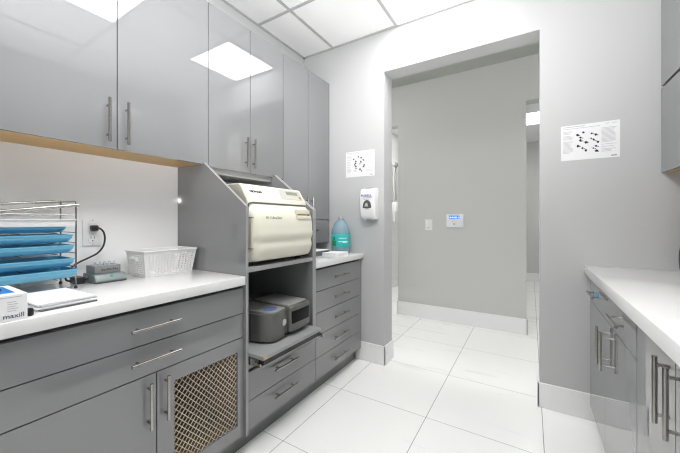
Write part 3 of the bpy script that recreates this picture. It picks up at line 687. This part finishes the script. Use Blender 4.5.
# ------------------------------------------------------------------ wall posters
def poster(x0, x1, z0, z1, label, tilt=0.0, seed=1):
    t = thing('poster', label, 'poster', ((x0+x1)/2, YB-0.001, z0))
    B(x0, x1, YB-0.0018, YB-0.0004, z0, z1).build('sheet', M['paper'], t)
    rnd = random.Random(seed); W, H = x1-x0, z1-z0; yy = YB-0.0020
    g_ = MB(); k_ = MB()
    def R(mb, u0, u1, v0, v1): mb.box(x0+u0*W, x0+u1*W, yy-0.0002, yy, z0+v0*H, z0+v1*H)
    R(g_, 0.04, 0.42, 0.945, 0.960); R(g_, 0.06, 0.68, 0.895, 0.905); R(g_, 0.77, 0.83, 0.935, 0.948); R(g_, 0.87, 0.95, 0.935, 0.948)
    for col, (a, b) in enumerate(((0.04, 0.22), (0.70, 0.95))):
        v = 0.82
        while v > 0.16:
            if rnd.random() > 0.16: R(g_, a, a+(b-a)*rnd.uniform(0.65, 1), v, v+0.009)
            v -= 0.032
    for k in range(16):
        u, v = rnd.uniform(0.27, 0.46) if k % 2 else rnd.uniform(0.50, 0.66), 0.22+0.036*k+rnd.uniform(-.02, .02)
        s_ = rnd.uniform(0.018, 0.036)
        a = [(x0+(u+s_*rnd.uniform(.6, 1.1)*math.cos(2*PI*j/7))*W, z0+(v+1.4*s_*rnd.uniform(.6, 1.1)*math.sin(2*PI*j/7))*H) for j in range(7)]
        k_.prism(a, 'y', yy-0.0002, yy)
        if rnd.random() > .35: R(k_, u+.02, u+.045, v-.03, v-.01)
        R(g_, u-0.05, u-0.02, v+0.01, v+0.016)
    R(k_, 0.86, 0.95, 0.045, 0.065)
    g_.build('text_lines', M['greyink'], t, smooth=False); k_.build('pictograms', M['ink'], t, smooth=False)
poster(0.162, 0.441, 1.572, 1.788, 'white printed instruction sheet on the wall right of the opening', seed=3)
poster(-1.404, -1.124, 1.583, 1.806, 'white printed instruction sheet on the wall left of the opening, above the dispenser', seed=5)

# ------------------------------------------------------------------ hand sanitizer dispenser
t = thing('sanitizer_dispenser', 'white wall-mounted hand sanitizer dispenser left of the opening', 'dispenser', (-1.15, YB, 1.205))
dx0, dx1, dz0, dz1, dy = -1.215, -1.082, 1.205, 1.474, 2.285
prof = [(YB-0.001, dz1-0.004), (YB-0.03, dz1), (dy+0.020, dz1-0.010), (dy+0.006, dz1-0.030), (dy, dz1-0.08), (dy+0.002, dz0+0.075), (dy+0.012, dz0+0.030), (dy+0.035, dz0+0.006), (YB-0.03, dz0), (YB-0.001, dz0+0.01)]
w = MB(); w.prism(prof, 'x', dx0, dx1, bev=0.010, seg=3); bd = w.build('cover', M['white'], t)
w = MB(); cx_ = (dx0+dx1)/2
arc = [(cx_+0.038*math.cos(PI*k/12), dz0+0.110+0.056*math.sin(PI*k/12)) for k in range(13)] + [(cx_-0.038, dz0+0.100), (cx_, dz0+0.094), (cx_+0.038, dz0+0.100)]
w.prism(arc, 'y', dy-0.0012, dy+0.004); wd = w.build('sight_window', M['dgrey'], t)
w = MB(); w.prism([(cx_-0.022, dz0+0.112), (cx_+0.012, dz0+0.112), (cx_+0.004, dz0+0.142), (cx_-0.012, dz0+0.140)], 'y', dy-0.002, dy); w.build('bag_glint', M['panelgrey'], wd)
w = MB(); w.text('PURELL', 0.030, FY(cx_-0.004, dy-0.0012, dz0+0.200), 0.0015); w.box(cx_-0.040, cx_+0.034, dy-0.0008, dy+0.001, dz0+0.1815, dz0+0.1845); w.build('lettering', M['purple'], t, smooth=False)
w = MB()
w.box(cx_-0.035, cx_+0.020, dy-0.0008, dy+0.002, dz0+0.169, dz0+0.172); w.box(cx_-0.018, cx_+0.018, dy-0.0008, dy+0.003, dz0+0.088, dz0+0.0905); w.build('small_print', M['greyink'], t, smooth=False)
w = MB(); w.cyl((cx_, dy+0.045, dz0-0.008), (cx_, dy+0.045, dz0+0.01), 0.020, 20, r2=0.028); w.build('nozzle', M['grey'], t)
w = B(cx_-0.035, cx_+0.03, dy+0.03, dy+0.07, dz1-0.004, dz1-0.001); w.build('latch_slot', M['grey'], t)

# ------------------------------------------------------------------ hall wall devices
t = thing('light_switch', 'white light switch on the hall wall beyond the opening', 'light switch', (-1.06, HY, 1.08))
B(-1.103, -1.018, HY-0.006, HY-0.0004, 1.083, 1.214, bev=0.002).build('cover_plate', M['white'], t)
B(-1.078, -1.043, HY-0.010, HY-0.005, 1.112, 1.185, bev=0.002).build('rocker', M['white'], t)
B(-1.075, -1.046, HY-0.0105, HY-0.0095, 1.112, 1.117).build('indicator', M['grey'], t)
t = thing('thermostat', 'white wall control panel with a blue display on the hall wall', 'thermostat', (-0.755, HY, 1.118))
w = B(-0.848, -0.660, HY-0.026, HY-0.0004, 1.120, 1.276, bev=0.006); bd = w.build('case', M['white'], t)
sc = B(-0.818, -0.700, HY-0.0270, HY-0.0255, 1.222, 1.256).build('display', M['screen'], t)
w = MB()
for a, b in ((-0.810, -0.79), (-0.785, -0.765), (-0.758, -0.728), (-0.716, -0.706)): w.box(a, b, HY-0.0275, HY-0.0268, 1.232, 1.246)
w.build('glyphs', M['screentext'], sc, smooth=False)
B(-0.818, -0.700, HY-0.0268, HY-0.0255, 1.262, 1.267).build('bezel_line', M['grey'], t)
w = MB(); w.cyl((-0.758, HY-0.029, 1.160), (-0.758, HY-0.025, 1.160), 0.010, 16); w.build('button', M['grey'], t)
w = MB()
for k in (-1, 1): w.cyl((-0.758+k*0.018, HY-0.0275, 1.190), (-0.758+k*0.018, HY-0.025, 1.190), 0.005, 10)
w.build('arrow_button', M['panelgrey'], t)
# wall-mounted arm in the room beyond on the left
wx = -2.12
t = thing('wall_fixture', 'grey folding equipment fixture on the wall of the room left behind the hall', 'wall fixture', (wx, 5.2, 1.1))
w = B(wx+0.0005, wx+0.03, 5.02, 5.26, 1.34, 1.56, bev=0.004); w.build('wall_plate', M['silver2'], t)
w = MB(); w.cyl((wx+0.09, 5.08, 1.50), (wx+0.09, 5.08, 2.18), 0.022, 16); w.build('lower_arm', M['panelgrey'], t)
w = MB(); w.cyl((wx+0.09, 5.18, 1.56), (wx+0.09, 5.18, 2.15), 0.018, 16); w.build('upper_arm', M['grey'], t)
w = MB(); w.box(wx+0.05, wx+0.13, 5.04, 5.22, 2.15, 2.22, bev=0.015); w.build('elbow', M['silver2'], t)
w = MB(); w.box(wx+0.03, wx+0.15, 5.03, 5.23, 1.34, 1.52, bev=0.02); w.cyl((wx+0.1, 5.06, 1.18), (wx+0.1, 5.06, 1.36), 0.022, 14, r2=0.035); w.build('head', M['white'], t)
# ------------------------------------------------------------------ the photographer's flash, just above the camera
fl_ = bpy.data.lights.new('camera_flash', 'SPOT'); fl_.energy = 98; fl_.shadow_soft_size = 0.03; fl_.spot_size = math.radians(138); fl_.spot_blend = 1.0
fo = bpy.data.objects.new('camera_flash', fl_); COL.objects.link(fo); fo.location = (0.0, 0.0, 1.445)
fo.rotation_euler = Vector((-0.40, 0.60, 1.0)).to_track_quat('-Z', 'Y').to_euler()
# ------------------------------------------------------------------ world, camera, view
wd_ = bpy.data.worlds.new('world'); S.world = wd_; wd_.use_nodes = True
wd_.node_tree.nodes['Background'].inputs['Color'].default_value = (0.8, 0.85, 0.9, 1); wd_.node_tree.nodes['Background'].inputs['Strength'].default_value = 0.2
cam = bpy.data.cameras.new('camera'); co = bpy.data.objects.new('camera', cam); COL.objects.link(co)
cam.sensor_fit = 'HORIZONTAL'; cam.sensor_width = 36; cam.lens = 36*309.28/680; cam.shift_y = -5.84/680; cam.clip_start = 0.02
co.location = (0, 0, 1.2); co.rotation_euler = (PI/2, 0, 0.5525)
S.camera = co
S.view_settings.view_transform = 'Standard'; S.view_settings.look = 'None'; S.view_settings.gamma = 1; S.view_settings.use_curve_mapping = False
S.view_settings.exposure = 1.34
S.cycles.use_denoising = True; S.cycles.filter_width = 1.2
S.cycles.max_bounces = 14; S.cycles.diffuse_bounces = 7; S.cycles.glossy_bounces = 6; S.cycles.transmission_bounces = 8
